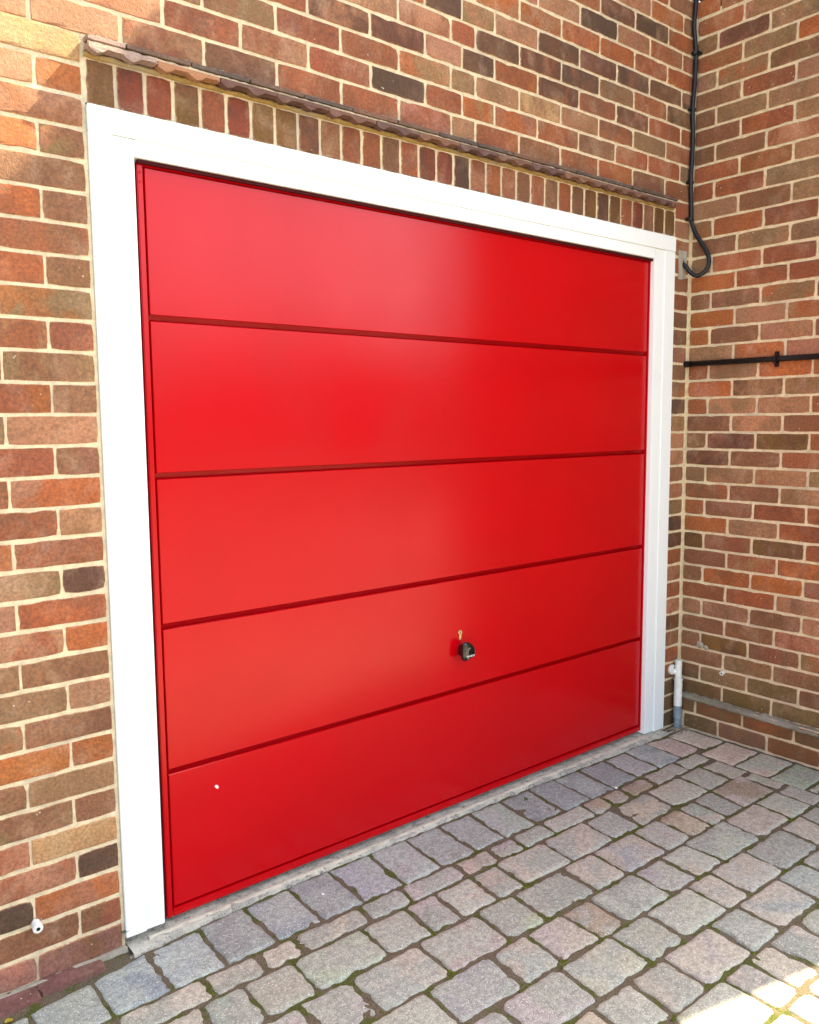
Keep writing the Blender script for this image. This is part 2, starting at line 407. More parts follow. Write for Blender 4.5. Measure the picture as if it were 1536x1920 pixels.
UPX = {4: [None, None, None, None, None, 'p', 'p', 'r', 'm', 'd', 'k', 't', 'r', 'k'],
       5: [None, None, None, None, None, None, 'k', 'p', 'p', 'm', 'd', 'k', 'm', 'k'],
       6: [None] * 8 + ['o', 'o', 'r', 'r', 'r', 'r'],
       7: [None] * 8 + ['p', 'p', 'k', 'p', 'r', 'r'], 8: [None] * 10 + ['r', 'm', 'k', 'r'],
       0: ['p', 'p', 'r', 'd', 'r', 'r', 'r', 'p', 'r', 'b', 'r', 'r', 'b', 'b'],
       1: ['p', 'p', 'r', 'p', 'r', 'k', 'r', 'o', 'o', 'r', 't', 'r', 'r', 't'],
       2: ['p', 'p', 'p', 'b', 'r', 'r', 't', 't', 'p', 'l', 'p', 'b', 't', 'r'],
       3: ['p', 'r', 'r', 'r', 'm', 'd', 'p', 'm', 'r', 'd', 'r', 'm', 'r', 'r']}
# joints: even courses use A_, odd courses use B_
for k in range(11):
    J = A_ if k % 2 == 0 else B_; z0 = bedR(-2 - k); z1 = bedR(-3 - k)
    seq = UPX.get(k, [])
    for i in range(len(J) - 1):
        ch = seq[i] if i < len(seq) and seq[i] else random.choice('rrrpobb')
        put_brick(gw, 'A', J[i], J[i + 1], z0, z1, ch)
def fA(u, v, d): return (u, .0027 - d, v)
sheet('mortar', fA, (-.60, 0.0), (-.12, 2.125), M_MORTAR, gw)
sheet('mortar', fA, (2.470, WX + .02), (-.12, 2.125), M_MORTAR, gw)
sheet('mortar', fA, (-.60, WX + .02), (2.125, 3.12), M_MORTAR, gw)
boxobj('wall_core', -3.6, -.001, .02, .30, -.4, 5.2, M_MORTAR, gw)
boxobj('wall_core', 2.476, 2.62, .02, .30, -.4, 2.13, M_MORTAR, gw)
boxobj('wall_core', 0, 2.62, .02, .30, 2.131, 5.2, M_MORTAR, gw)
fj = lambda u, d, z: (u, d, z)
joined_bricks('brickwork', gw, [(fj, -3.6, -.67, -41, 29), (fj, -.67, -.345, -41, -3), (fj, -.345, 2.59, -41, -13)])
# eave of the main roof
bm = bmesh.new(); box(bm, -3.8, 2.3, -.30, .0, 5.02, 5.20); from_bm('fascia', bm, M_TIMBER, gw)

# tile creasing
def tile_low(x0, w):
    """lower tile with a scalloped underside, extruded in depth"""
    pr = [(0, .0), (w, .0)]; bot = []
    n = 28
    for i in range(n + 1):
        x = w - w * i / n; ph = (x / w * 2 + .25) % 1.0
        lob = max(0, 1 - abs(ph - .5) / .26) ** .55 * .0125 if abs(ph - .5) < .26 else 0
        bot.append((x, -.0095 - lob + random.uniform(-.0006, .0006)))
    bm = bmesh.new(); P = [(0, 0)] + [(w, 0)] + bot
    f = [bm.verts.new((x, -.034 + random.uniform(-.0008, .0008), z)) for x, z in P]; b = [bm.verts.new((x, -.012, z)) for x, z in P]
    bm.faces.new(f); bm.faces.new(b[::-1])
    for i in range(len(P)):
        j = (i + 1) % len(P); bm.faces.new((f[i], f[j], b[j], b[i]))
    box(bm, 0, w, -.012, .02, -.0105, -.0008)
    return bm
x = 0.002; k = 0
tl = [(.34, .235, .19), (.36, .165, .08)] + [None] * 20
while x < 2.45:
    w = min(.1715, 2.458 - x)
    o = from_bm('tile', tile_low(0, w - .003), M_TILE, gw, loc=(x, random.uniform(-.002, .002), 2.2535 + random.uniform(-.001, .001)))
    c = tl[k] if tl[k] else random.choice([(.16, .075, .050), (.13, .062, .046), (.19, .085, .048), (.12, .062, .052)])
    o.color = (*c, 1); x += .1715; k += 1
x = -.0; k = 0
while x < 2.44:
    w = (.095 if k == 0 else .170); w = min(w, 2.455 - x)
    bm = bmesh.new(); box(bm, 0, w - .003, -.027, .02, 0, .0115)
    o = from_bm('tile', bm, M_TILE, gw, loc=(x + .002, random.uniform(-.003, .001), 2.2625 + random.uniform(-.0008, .0008)), bevel=.0012)
    c = random.choice([(.13, .076, .05), (.11, .068, .05), (.16, .078, .046), (.09, .062, .048)]); o.color = (*((.28, .19, .16) if k == 0 else c), 1); x += w; k += 1
def strip(name, x0, x1, prof, mat, parent, amp=.002, res=.012, seed=0, drop=None):
    """rough strip: prof(x) -> list of (y,z) points across; lofted along x"""
    bm = bmesh.new(); rows = []; n = int((x1 - x0) / res)
    for i in range(n + 1):
        x = x0 + (x1 - x0) * i / n; row = []
        for q, (y, z) in enumerate(prof(x)):
            d = noise.noise(Vector((x * 40 + seed, q * 3.1, seed))) * amp + random.uniform(-.35, .35) * amp
            row.append(bm.verts.new((x, y - d, z + d * .7)))
        rows.append(row)
    for a, b in zip(rows, rows[1:]):
        for q in range(len(a) - 1): bm.faces.new((a[q], a[q + 1], b[q + 1], b[q]))
    return from_bm(name, bm, mat, parent, smooth=True)
strip('mortar_bed', .003, 2.455, lambda x: [(.004, 2.2632), (-.021, 2.2628), (-.024, 2.258), (-.021, 2.2532), (.004, 2.253)], M_MORTAR, gw, .003, .008, 3)
strip('mortar_fillet', .01, 2.44, lambda x: [(.006, 2.289 - (.006 if x < .1 else 0)), (-.003, 2.283), (-.012, 2.2775), (-.021, 2.2745), (-.018, 2.270)], M_CREST, gw, .0045, .006, 9)
strip('mortar_bed', .0, 2.46, lambda x: [(.006, 2.2425), (-.005, 2.2400), (-.007, 2.236 - .004 * noise.noise(Vector((x * 25, 0, 0)))), (-.004, 2.2310 - .005 * noise.noise(Vector((x * 18, 5, 0)))), (.006, 2.2285)], M_LICHEN, gw, .0035, .006, 5)

# footing course at the foot of the left pier
def rough_box(name, x0, x1, y0, y1, z0, z1, mat, parent, amp=.004, color=None, seed=1, res=.02):
    bm = bmesh.new(); box(bm, x0, x1, y0, y1, z0, z1)
    bmesh.ops.subdivide_edges(bm, edges=bm.edges[:], cuts=max(2, int(max(x1 - x0, y1 - y0) / res)), use_grid_fill=True)
    for v in bm.verts:
        v.co += Vector((noise.noise(v.co * 22 + Vector((seed, 0, 0))), noise.noise(v.co * 22 + Vector((0, seed + 9, 0))), noise.noise(v.co * 22 + Vector((3, 0, seed))))) * amp
    o = from_bm(name, bm, mat, parent, smooth=False)
    if color: o.color = (*color, 1); o['second'] = tuple(c * 1.25 for c in color)
    return o
for i, (a, b) in enumerate(((-.62, -.40), (-.395, -.235), (-.23, -.075))):
    rough_box('brick', a, b, -.082 + .014 * i, .01, -.16, -.046 + .002 * i, M_BRICK, gw, .006, (.17, .075, .062), i)
rough_box('mortar_bed', -.62, .0, -.012, .012, -.058, -.041, M_FILLET, gw, .006, None, 4, .012)
rough_box('mortar_bed', -.08, .02, -.046, .0, -.10, -.056, M_FILLET, gw, .006, None, 7, .012)

# ------------------------------------------------------------------ side wall (wing of the house)
sw = empty('side_wall', 'brick wall of the house wing standing at right angles on the right of the garage door', 'brick wall', loc=(WX, 0, 0))
SR = {-14: 'rrr', -13: 'trt', -12: 'rtt', -11: 'tdt', -10: 'rto', -9: 'ttb', -8: 'brp', -7: 'btp', -6: 'brp', -5: 'bbp', -4: 'rop', -3: 'rrt', -2: 'pbt', -1: 'trr', 0: 'btt', 1: 'trr', 2: 'orr', 3: 'bbt',
      4: 'opo', 5: 'obp', 6: 'pop', 7: 'rpo', 8: 'omp', 9: 'rppr', 10: 'bpr', 11: 'bdTr', 12: 'dbr', 13: 'ttpt', 14: 'rbt', 15: 'rbrr', 16: 'opr', 17: 'Tbmr', 18: 'bro', 19: 'boor', 20: 'rrp',
      21: 'ppbp', 22: 'bbr', 23: 'bTbt', 24: 'btb', 25: 'btgb', 26: 'Tgg', 27: 'brrb', 28: 'bur'}
for j in range(-12, 29):
    z1 = bedR(j); z0 = bedR(j + 1); s = SR[j]
    if j % 2: js = [.004, .105, .33, .555, .78, 1.005, 1.23, 1.455, 1.52]
    else: js = [.004, .2175, .4425, .6675, .8925, 1.1175, 1.3425, 1.52]
    out = .026 if j >= 27 else 0
    if j >= 27: js = [.045 if j == 28 else .01] + js[1:]
    for i in range(len(js) - 1):
        if js[i + 1] - js[i] < .07 and i == len(js) - 2: ch = 'r'
        ch = s[i] if i < len(s) else random.choice('rrpbot')
        b_ = put_brick(sw, 'B', js[i], js[i + 1], z0, z1, ch, out=out)
        b_.location -= Vector((WX, 0, 0))
def fB(u, v, d): return (WX + .0027 - d, -u, v)
def fB2(u, v, d): return (WX - .0215 - d, -u, v)
sheet('mortar', fB, (-.02, 1.52), (.10, 3.05), M_MORTAR, sw).location = (-WX, 0, 0)
sheet('mortar', fB2, (.0, 1.545), (-.12, .10), M_MORTAR, sw).location = (-WX, 0, 0)
boxobj('wall_core', WX + .02, 2.87, -1.50, -.001, -.4, 5.45, M_MORTAR, sw).location = (-WX, 0, 0)
boxobj('wall_core', 2.87, 6.4, -1.50, -1.25, -.4, 5.45, M_MORTAR, sw).location = (-WX, 0, 0)
fs = lambda u, d, z: (WX + d, -u, z); fe = lambda u, d, z: (WX + .001 + u, -1.52 + d, z)
joined_bricks('brickwork', sw, [(fs, .0, 1.52, -43, -12), (fe, 0, 3.7, -43, 29)]).location = (-WX, 0, 0)
# sloping cement fillet on top of the plinth
bm = bmesh.new(); rows = []
for i in range(130):
    yy = -.035 - i * .0117; row = []
    drop = .012 * min(1, -yy / .65)
    for q, (dx, z) in enumerate(((.004, .113), (-.004, .112), (-.012, .109), (-.024, .106), (-.0335, .101), (-.034, .094), (-.024, .088))):
        d = noise.noise(Vector((yy * 30, q * 2.2, 4))) * .010 + random.uniform(-.0025, .0025)
        row.append(bm.verts.new((WX + dx - d * .5, yy, z - drop + d)))
    rows.append(row)
for a, b in zip(rows, rows[1:]):
    for q in range(6): bm.faces.new((a[q], a[q + 1], b[q + 1], b[q]))
from_bm('mortar_fillet', bm, M_LEDGE, sw, smooth=True).location = (-WX, 0, 0)
# corner dabs of mortar
for (u, z, r) in ((.105, .343, .017), (.136, .336, .011)):
    bm = bmesh.new(); bmesh.ops.create_icosphere(bm, subdivisions=3, radius=r)
    for v in bm.verts: v.co += v.co.normalized() * noise.noise(v.co * 90 + Vector((u * 100, 0, 0))) * r * .5; v.co.x *= .35
    from_bm('mortar_dab', bm, M_FILLET, sw, loc=(WX - .002, -u, z), smooth=True)
# roof of the wing: soffit box, gutter line and pitched slab
bm = bmesh.new(); box(bm, 2.32, 2.60, -1.62, .0, 5.05, 5.16); from_bm('fascia', bm, M_TIMBER, sw).location = (-WX, 0, 0)
bm = bmesh.new()
vs = [bm.verts.new(p) for p in ((2.28, -1.66, 5.165), (2.28, 3, 5.165), (5.2, 3, 7.2), (5.2, -1.66, 7.2), (2.28, -1.66, 5.10), (2.28, 3, 5.10), (5.2, 3, 7.1), (5.2, -1.66, 7.1))]
for f in ((0, 1, 2, 3), (4, 7, 6, 5), (0, 4, 5, 1), (2, 6, 7, 3), (0, 3, 7, 4), (1, 5, 6, 2)): bm.faces.new([vs[i] for i in f])
from_bm('roof', bm, M_ROOF, sw).location = (-WX, 0, 0)

# ------------------------------------------------------------------ white door frame
fr = empty('door_frame', 'glossy white plastic frame surrounding the red garage door', 'door frame')
def frame_piece(name, pts2, y0, y1, parent, bevel=.0015):
    bm = bmesh.new(); f = [bm.verts.new((x, y0, z)) for x, z in pts2]; b = [bm.verts.new((x, y1, z)) for x, z in pts2]
    bm.faces.new(f); bm.faces.new(b[::-1])
    for i in range(len(pts2)):
        j = (i + 1) % len(pts2); bm.faces.new((f[i], f[j], b[j], b[i]))
    return from_bm(name, bm, M_UPVC, parent, bevel=bevel)
FB0, FB1 = -.020, -.042
frame_piece('head', [(.001, 2.060), (2.474, 2.060), (2.474, 2.121), (.001, 2.121)], -.010, .06, fr)
frame_piece('head_trim', [(.1135, 2.0175), (2.3315, 2.0175), (2.3315, 2.0598), (.1135, 2.0598)], -.006, .055, fr)
frame_piece('jamb', [(.001, FB0), (.058, FB0 - .001), (.058, 2.0596), (.001, 2.0596)], -.008, .06, fr)
frame_piece('jamb_trim', [(.0582, FB0), (.110, FB0 - .001), (.1132, 2.0594), (.0582, 2.0594)], -.0045, .055, fr)
frame_piece('jamb', [(2.400, FB1), (2.474, FB1), (2.474, 2.0596), (2.400, 2.0596)], -.008, .06, fr)
frame_piece('jamb_trim', [(2.334, FB1 + .004), (2.3998, FB1 + .003), (2.3998, 2.0594), (2.332, 2.0594)], -.0045, .055, fr)

# ------------------------------------------------------------------ red garage door
gd = empty('garage_door', 'closed glossy red up-and-over garage door with five wide horizontal panels', 'garage door')
YF = .020
boxobj('dark_backing', .09, 2.36, .075, .085, -.03, 2.06, M_VOID, gd)  # black sheet stands in for the dark void behind the door
ZT, ZB = 2.014, -.026
M_SHADE = plain('shadow seal', (.05, .003, .005), .8, .2)  # dark strips paint the shade in the gaps beside and above the leaf
boxobj('shade_strip', .1125, .1263, .026, .074, -.03, 2.03, M_SHADE, gd)
boxobj('shade_strip', .1265, 2.331, .0045, .0155, 2.0085, 2.0172, M_SHADE, gd)
def groove(z0, z1):
    bm = bmesh.new(); v = [bm.verts.new(p) for p in ((.1465, YF + .0115, z0 - .001), (2.3235, YF + .0115, z0 - .001), (2.3235, YF + .0060, z1 + .001), (.1465, YF + .0060, z1 + .001))]
    bm.faces.new(v); bmesh.ops.solidify(bm, geom=bm.faces[:], thickness=-.001); return from_bm('groove', bm, M_RED, gd)
def leaf(name, x0, x1, z0, z1, y0, y1, bev=.002): return boxobj(name, x0, x1, y0, y1, z0, z1, M_RED, gd, bevel=bev)
leaf('side_rail', .1265, .1420, ZB, ZT, YF - .004, .07)
leaf('side_rail', 2.3270, 2.3380, ZB, ZT, YF - .004, .07)
leaf('bottom_rail', .1422, 2.3268, ZB, -.004, YF - .006, .07, .0035)
leaf('top_rail', .1422, 2.3268, 2.0055, ZT, YF + .004, .07, .001)
leaf('door_skin', .1422, 2.3268, -.004, 2.005, YF + .016, .068, .0005)
GR = [2.0035, 1.634, 1.6185, 1.2205, 1.2045, .8105, .795, .4005, .386, .0005]
def panel(z0, z1):
    """pressed panel: face, bevelled shoulders running back to the skin"""
    x0, x1 = .1475, 2.3225; bm = bmesh.new(); rg = []
    for ins, y in ((0, YF + .0165), (.0004, YF + .002), (.002, YF)):
        rg.append([bm.verts.new(p) for p in ((x0 + ins, y, z0 + ins), (x1 - ins, y, z0 + ins), (x1 - ins, y, z1 - ins), (x0 + ins, y, z1 - ins))])
    for a, b in zip(rg, rg[1:]):
        for i in range(4): bm.faces.new((a[i], a[(i + 1) % 4], b[(i + 1) % 4], b[i]))
    bm.faces.new(rg[-1]); bm.faces.new(rg[0][::-1])
    return from_bm('door_panel', bm, M_RED, gd)
for k in range(5): panel(GR[2 * k + 1] if k < 4 else GR[9], GR[2 * k])
# fix panel limits: panels lie between groove bands
for k in (1, 3, 5, 7): groove(GR[k + 1], GR[k])
for z in (1.9885, 1.9655):
    bm = bmesh.new(); bmesh.ops.create_uvsphere(bm, u_segments=12, v_segments=8, radius=.0034)
    for v in bm.verts: v.co.y *= .5
    from_bm('rivet', bm, M_RED, gd, loc=(.1345, YF - .0045, z), smooth=True)
# tension strip seen in the gap at the hinge side
bm = bmesh.new()
for i in range(26):
    z = 1.32 + i * .016; box(bm, .1165, .1225 + random.uniform(-.001, .001), .028, .034, z, z + .010 + random.uniform(0, .004))
from_bm('spring_strip', bm, plain('worn steel', (.28, .27, .26), .5, metal=.6, var=.5), gd)
# euro cylinder lock
def prism(name, pts, y0, y1, mat, parent, bevel=.0006, loc=(0, 0, 0)):
    bm = bmesh.new(); f = [bm.verts.new((x, y0, z)) for x, z in pts]; b = [bm.verts.new((x, y1, z)) for x, z in pts]
    bm.faces.new(f); bm.faces.new(b[::-1])
    for i in range(len(pts)):
        j = (i + 1) % len(pts); bm.faces.new((f[i], f[j], b[j], b[i]))
    return from_bm(name, bm, mat, parent, loc, bevel=bevel)
lx, lz = 1.243, .6035; r = .0088
pts = [(lx + r * math.sin(a), lz + r * math.cos(a)) for a in [math.radians(-148 + 296 * i / 18) for i in range(19)]]
pts += [(lx + .0050, lz - .020), (lx + .0035, lz - .0245), (lx, lz - .026), (lx - .0035, lz - .0245), (lx - .0050, lz - .020)]
lock = prism('lock_cylinder', pts, YF - .004, YF + .005, M_BRASS, gd)
k_ = prism('keyhole', [(lx - .0012, lz + .005), (lx + .0012, lz + .005), (lx + .0012, lz - .004), (lx - .0012, lz - .004)], YF - .0046, YF - .0038, M_VOID, lock, 0)
# pressed rim round the cylinder
bm = bmesh.new(); tube(bm, [(lx + .0115 * math.sin(a), YF - .0003, lz + .0115 * math.cos(a)) for a in [2 * math.pi * i / 24 for i in range(25)]], .0012, 6); from_bm('lock_rim', bm, M_RED, gd, smooth=True)
# handle: neck and rounded D-shaped grip
hx, hz = 1.2505, .541
outl = [(-.0215, .033), (-.010, .0345), (.006, .0305), (.020, .021), (.0295, .007), (.0325, -.006), (.0315, -.018), (.022, -.0245), (.006, -.029), (-.010, -.033), (-.0205, -.0315), (-.0265, -.025), (-.0275, -.012), (-.026, .010), (-.0245, .026)]
sm = [Vector((a, 0, b)) for a, b in outl]; sm2 = []
n_ = len(sm)
for i in range(n_):
    p0, p1, p2, p3 = sm[i - 1], sm[i], sm[(i + 1) % n_], sm[(i + 2) % n_]
    for k in range(4):
        t = k / 4; sm2.append(.5 * ((2 * p1) + (p2 - p0) * t + (2 * p0 - 5 * p1 + 4 * p2 - p3) * t * t + (3 * p1 - p0 - 3 * p2 + p3) * t ** 3))
bm = bmesh.new(); rg = []
for sc, y in ((.55, 0), (.60, -.004), (.62, -.016), (.84, -.024), (.97, -.029), (1.0, -.034), (.97, -.0385), (.88, -.0415), (.6, -.0425)):
    rg.append([bm.verts.new((v.x * sc, y, v.z * sc)) for v in sm2])
for a, b in zip(rg, rg[1:]):
    for i in range(len(a)): bm.faces.new((a[i], a[(i + 1) % len(a)], b[(i + 1) % len(b)], b[i]))
bm.faces.new(rg[0]); bm.faces.new(rg[-1])
hd = from_bm('handle', bm, M_HANDLE, gd, loc=(hx, YF, hz), smooth=True)
# print on the handle: swoosh and lettering
pr = []
for i in range(15):
    a = math.radians(62 + 205 * i / 14); pr.append((-.002 + .0205 * math.cos(a) * .8, -.006 + .0215 * math.sin(a)))
for i in range(14, -1, -1):
    a = math.radians(62 + 205 * i / 14); w = .004 + .006 * math.sin(math.pi * i / 14); pr.append((.002 + (.0205 - w * 1.3) * math.cos(a) * .8, -.006 + (.0215 - w) * math.sin(a)))
bm = bmesh.new(); f = [bm.verts.new((x, -.0431, z)) for x, z in pr]; bm.faces.new(f); bmesh.ops.triangulate(bm, faces=bm.faces[:])
from_bm('swoosh_print', bm, M_SWOOSH, hd).location = (0, 0, 0)
tc = bpy.data.curves.new('lettering', 'FONT'); tc.body = 'GARADOR'; tc.size = .0088; tc.align_x = 'CENTER'; tc.align_y = 'CENTER'; tc.offset = .00008; tc.extrude = .0001
to = bpy.data.objects.new('tmp', tc); COL.objects.link(to); bpy.context.view_layer.update()
me = bpy.data.meshes.new_from_object(to.evaluated_get(bpy.context.evaluated_depsgraph_get())); bpy.data.objects.remove(to)
lt = bpy.data.objects.new('lettering', me); me.materials.clear(); me.materials.append(M_LOGO); link(lt, hd)
lt.rotation_euler = (math.radians(90), 0, 0); lt.location = (.0055, -.0436, -.0165); lt.scale = (.92, 1, 1)
# paint chip
bm = bmesh.new(); pc = [(-.006, .004), (-.002, .0075), (.003, .005), (.007, -.002), (.004, -.006), (-.001, -.0035)]
f = [bm.verts.new((x, 0, z)) for x, z in pc]; bm.faces.new(f); from_bm('paint_chip', bm, plain('bare primer', (.85, .72, .66), .6), gd, loc=(.289, YF - .0006, .310))

# ------------------------------------------------------------------ cable and clips
cb = empty('cable', 'black cable running down the wall corner and looping into a hole beside the door frame', 'cable', loc=(2.58, -.01, 2.0))
CP = [(2.577, -.014, 4.6), (2.575, -.013, 3.6), (2.568, -.013, 3.11), (2.560, -.013, 3.00), (2.577, -.014, 2.89), (2.574, -.014, 2.78), (2.566, -.013, 2.665), (2.572, -.013, 2.56), (2.572, -.013, 2.48), (2.566, -.013, 2.365), (2.573, -.013, 2.28), (2.577, -.014, 2.207),
      (2.582, -.020, 2.175), (2.582, -.036, 2.140), (2.582, -.066, 2.096), (2.580, -.096, 2.048), (2.576, -.104, 2.008), (2.570, -.088, 1.976), (2.560, -.058, 1.963), (2.552, -.030, 1.982), (2.542, -.010, 2.012), (2.538, .012, 2.020)]
bm = bmesh.new(); tube(bm, catmull(CP, 6), .0092, 12); o = from_bm('cable_sheath', bm, M_BLACKP, cb, smooth=True); o.location = -cb.location
def clip(u, z, side):
    bm = bmesh.new(); cx = 2.570
    tube(bm, [(cx - .001, -.013, z - .006), (cx - .001, -.013, z + .006)], .0122, 12)
    if side > 0: tube(bm, [(WX - .003, -.026, z), (cx + .008, -.026, z)], .0075, 10); box(bm, cx, WX - .002, -.028, -.012, z - .005, z + .005)
    else: tube(bm, [(cx - .015, -.0005, z), (cx - .015, -.017, z)], .0072, 10); box(bm, cx - .018, cx, -.016, -.004, z - .005, z + .005)
    o = from_bm('clip', bm, M_BLACKP, cb); o.location = -cb.location
    bm = bmesh.new(); p = (cx + .006, -.028, z) if side > 0 else (cx - .015, -.0175, z)
    bmesh.ops.create_uvsphere(bm, u_segments=8, v_segments=6, radius=.0028); from_bm('nail', bm, M_SCREW, o, loc=p)
for z, s in ((2.888, 1), (2.659, -1), (2.360, -1), (2.207, -1)): clip(0, z, s)
# cement patch round the cable hole
rough_box('cement_patch', 2.509, 2.566, -.0030, .02, 1.955, 2.074, M_FILLET, gw, .006, None, 3, .008)
bm = bmesh.new(); tube(bm, [(2.537, -.0045, 2.022), (2.537, .004, 2.022)], .0125, 16); from_bm('cable_hole', bm, M_VOID, gw)

# horizontal black conduit with saddle
cd = empty('conduit', 'straight black conduit fixed horizontally along the side wall', 'conduit', loc=(WX - .016, -.3, 1.59))
bm = bmesh.new(); tube(bm, [(WX - .0155, .004, 1.591), (WX - .0155, -1.50, 1.588)], .0118, 16); o = from_bm('conduit_tube', bm, M_BLACKP, cd, smooth=True); o.location = -cd.location
bm = bmesh.new(); tube(bm, [(WX - .016, -.0005, 1.591), (WX - .016, -.028, 1.591)], .0140, 16); o = from_bm('end_cap', bm, M_BLACKP, cd); o.location = -cd.location
for y in (-.412, -1.05):
    bm = bmesh.new()
    tube(bm, [(WX - .0155, y - .007, 1.5895), (WX - .0155, y + .007, 1.5895)], .0152, 16)
    box(bm, WX - .006, WX - .001, y - .008, y + .008, 1.5895 - .031, 1.5895 + .031)
    tube(bm, [(WX - .001, y, 1.5895 + .022), (WX - .011, y, 1.5895 + .022)], .0085, 12); tube(bm, [(WX - .001, y, 1.5895 - .022), (WX - .011, y, 1.5895 - .022)], .0085, 12)
    o = from_bm('saddle_clip', bm, M_BLACKP, cd); o.location = -cd.location
    for s in (-1, 1):
        bm = bmesh.new(); bmesh.ops.create_uvsphere(bm, u_segments=8, v_segments=6, radius=.0038); from_bm('screw', bm, M_SCREW, o, loc=(WX - .0125, y, 1.5895 + s * .022))

# ------------------------------------------------------------------ white waste pipe in the corner
wp = empty('waste_pipe', 'short white plastic waste pipe with grey socket standing in the wall corner', 'pipe', loc=(2.549, -.030, GZ))
def pp(name, z0, z1, r, mat, dx=0): bm = bmesh.new(); tube(bm, [(2.549 + dx, -.030, z0), (2.549 + dx, -.030, z1)], r, 24); return from_bm(name, bm, mat, wp, bevel=.0012)
pp('lower_pipe', -.075, .000, .0155, M_GREYP); pp('grey_socket', .000, .052, .0180, M_GREYP); pp('socket_ring', -.004, .004, .0192, M_GREYP)
pp('white_pipe', .053, .180, .0182, M_WHITEP); pp('collar', .172, .1775, .0205, M_WHITEP); pp('upper_pipe', .180, .262, .0150, M_WHITEP, -.001); pp('cap', .258, .2655, .0158, M_WHITEP, -.001)
bm = bmesh.new(); tube(bm, [(2.534, .001, .218), (2.534, -.012, .218)], .0235, 24); from_bm('wall_flange', bm, M_WHITEP, wp, bevel=.002)
bm = bmesh.new(); tube(bm, [(2.536, -.012, .212), (2.543, -.024, .208)], .013, 14); from_bm('elbow', bm, M_WHITEP, wp)

# small white outlets on the walls
def outlet(name, label, p, d, r=.0105, L=.024):
    e = empty(name, label, 'outlet', loc=p); d = Vector(d); e['group'] = 'white plastic outlets on the walls'
    bm = bmesh.new(); tube(bm, [Vector((0, 0, 0)), d * L], [r * .85, r], 18); o = from_bm('sleeve', bm, M_WHITEP, e, bevel=.002); o.location = (0, 0, 0)
    bm = bmesh.new(); tube(bm, [d * (L - .002), d * (L + .0006)], r * .38, 12); o = from_bm('hole', bm, M_VOID, e); o.location = (0, 0, 0)
outlet('overflow_outlet', 'small round white plastic outlet near the foot of the left brick pier', (-.222, .002, .1125), (-.05, -1, -.10), .0125, .030)
outlet('overflow_outlet', 'small round white plastic outlet low on the side wall, right of the waste pipe', (WX + .001, -.222, .243), (-1, -.15, -.05), .0095, .024)

# ------------------------------------------------------------------ paving
pv = empty('driveway', kind='structure')
ROW = {
 'A': [(-.60,-.60),(-.44,-.445),(-.275,-.275),(-.118,-.118),(.032,.028),(.190,.178),(.335,.331),(.488,.480),(.636,.622),(.793,.776),(.943,.926),(1.090,1.077),(1.238,1.216),(1.392,1.370),(1.550,1.520),(1.690,1.667),(1.833,1.808),(1.988,1.962),(2.128,2.106),(2.274,2.264),(2.422,2.405)],
 'B': [(-.62,-.62),(-.37,-.37),(-.119,-.126),(.103,.099),(.256,.250),(.369,.364),(.593,.584),(.746,.734),(.966,.955),(1.113,1.101),(1.232,1.217),(1.380,1.370),(1.598,1.585),(1.706,1.692),(1.823,1.804),(1.974,1.958),(2.188,2.180),(2.358,2.350)],
 'C': [(-.60,-.60),(-.39,-.39),(-.21,-.21),(-.060,-.066),(.056,.040),(.169,.161),(.315,.304),(.536,.530),(.694,.680),(.806,.788),(.955,.937),(1.065,1.052),(1.287,1.271),(1.499,1.486),(1.655,1.638),(1.873,1.849),(2.085,2.072),(2.234,2.219)],
 'D': [(-.60,-.60),(-.45,-.45),(-.22,-.22),(-.03,-.03),(.113,.117),(.237,.235),(.389,.381),(.611,.605),(.834,.820),(.979,.968),(1.204,1.193),(1.353,1.343),(1.571,1.556),(1.714,1.704),(1.842,1.824),(1.936,1.923),(2.066,2.040),(2.285,2.250)],
 'E': [(-.56,-.56),(-.33,-.33),(-.10,-.10),(.07,.07),(.278,.277),(.505,.496),(.730,.711),(.866,.857),(1.014,1.016),(1.135,1.124),(1.354,1.344),(1.498,1.488),(1.634,1.640),(1.883,1.869),(2.096,2.082),(2.246,2.241)],
 'F': [(-.60,-.60),(-.40,-.40),(-.18,-.18),(.00,.00),(.17,.17),(.389,.384),(.605,.598),(.825,.816),(1.039,1.033),(1.200,1.190),(1.416,1.402),(1.541,1.521),(1.740,1.732),(1.983,1.967),(2.123,2.101),(2.246,2.234)],
 'G': [(-.55,-.55),(-.33,-.33),(-.12,-.12),(.09,.09),(.26,.26),(.44,.44),(.612,.600),(.776,.757),(.923,.905),(1.063,1.056),(1.289,1.271),(1.434,1.425),(1.668,1.649),(1.815,1.801),(1.976,1.962),(2.12,2.12),(2.24,2.235)],
 'H': [(-.60,-.60),(-.40,-.40),(-.20,-.20),(.02,.02),(.20,.20),(.36,.36),(.58,.58),(.74,.74),(.885,.872),(1.109,1.107),(1.218,1.220),(1.335,1.334),(1.483,1.467),(1.611,1.602),(1.82,1.82),(1.98,1.98),(2.12,2.12),(2.24,2.24)]}
YR = dict(A=(-.026, -.243), B=(-.243, -.333), C=(-.333, -.485), D=(-.485, -.645), E=(-.645, -.797), F=(-.797, -.947), G=(-.947, -1.093), H=(-1.093, -1.245))
names = 'ABCDEFGH'; y = -1.245
for q in range(9):
    nm = 'I%d' % q; h = random.choice((.152, .155, .15)); YR[nm] = (y, y - h); y -= h; xs = [-.62]
    while xs[-1] < 2.10: xs.append(xs[-1] + random.choice((.11, .15, .15, .22, .22)))
    xs = [v for v in xs if v < 2.13] + [2.24]; ROW[nm] = [(v + random.uniform(-.004, .004), v + random.uniform(-.006, .006)) for v in xs]
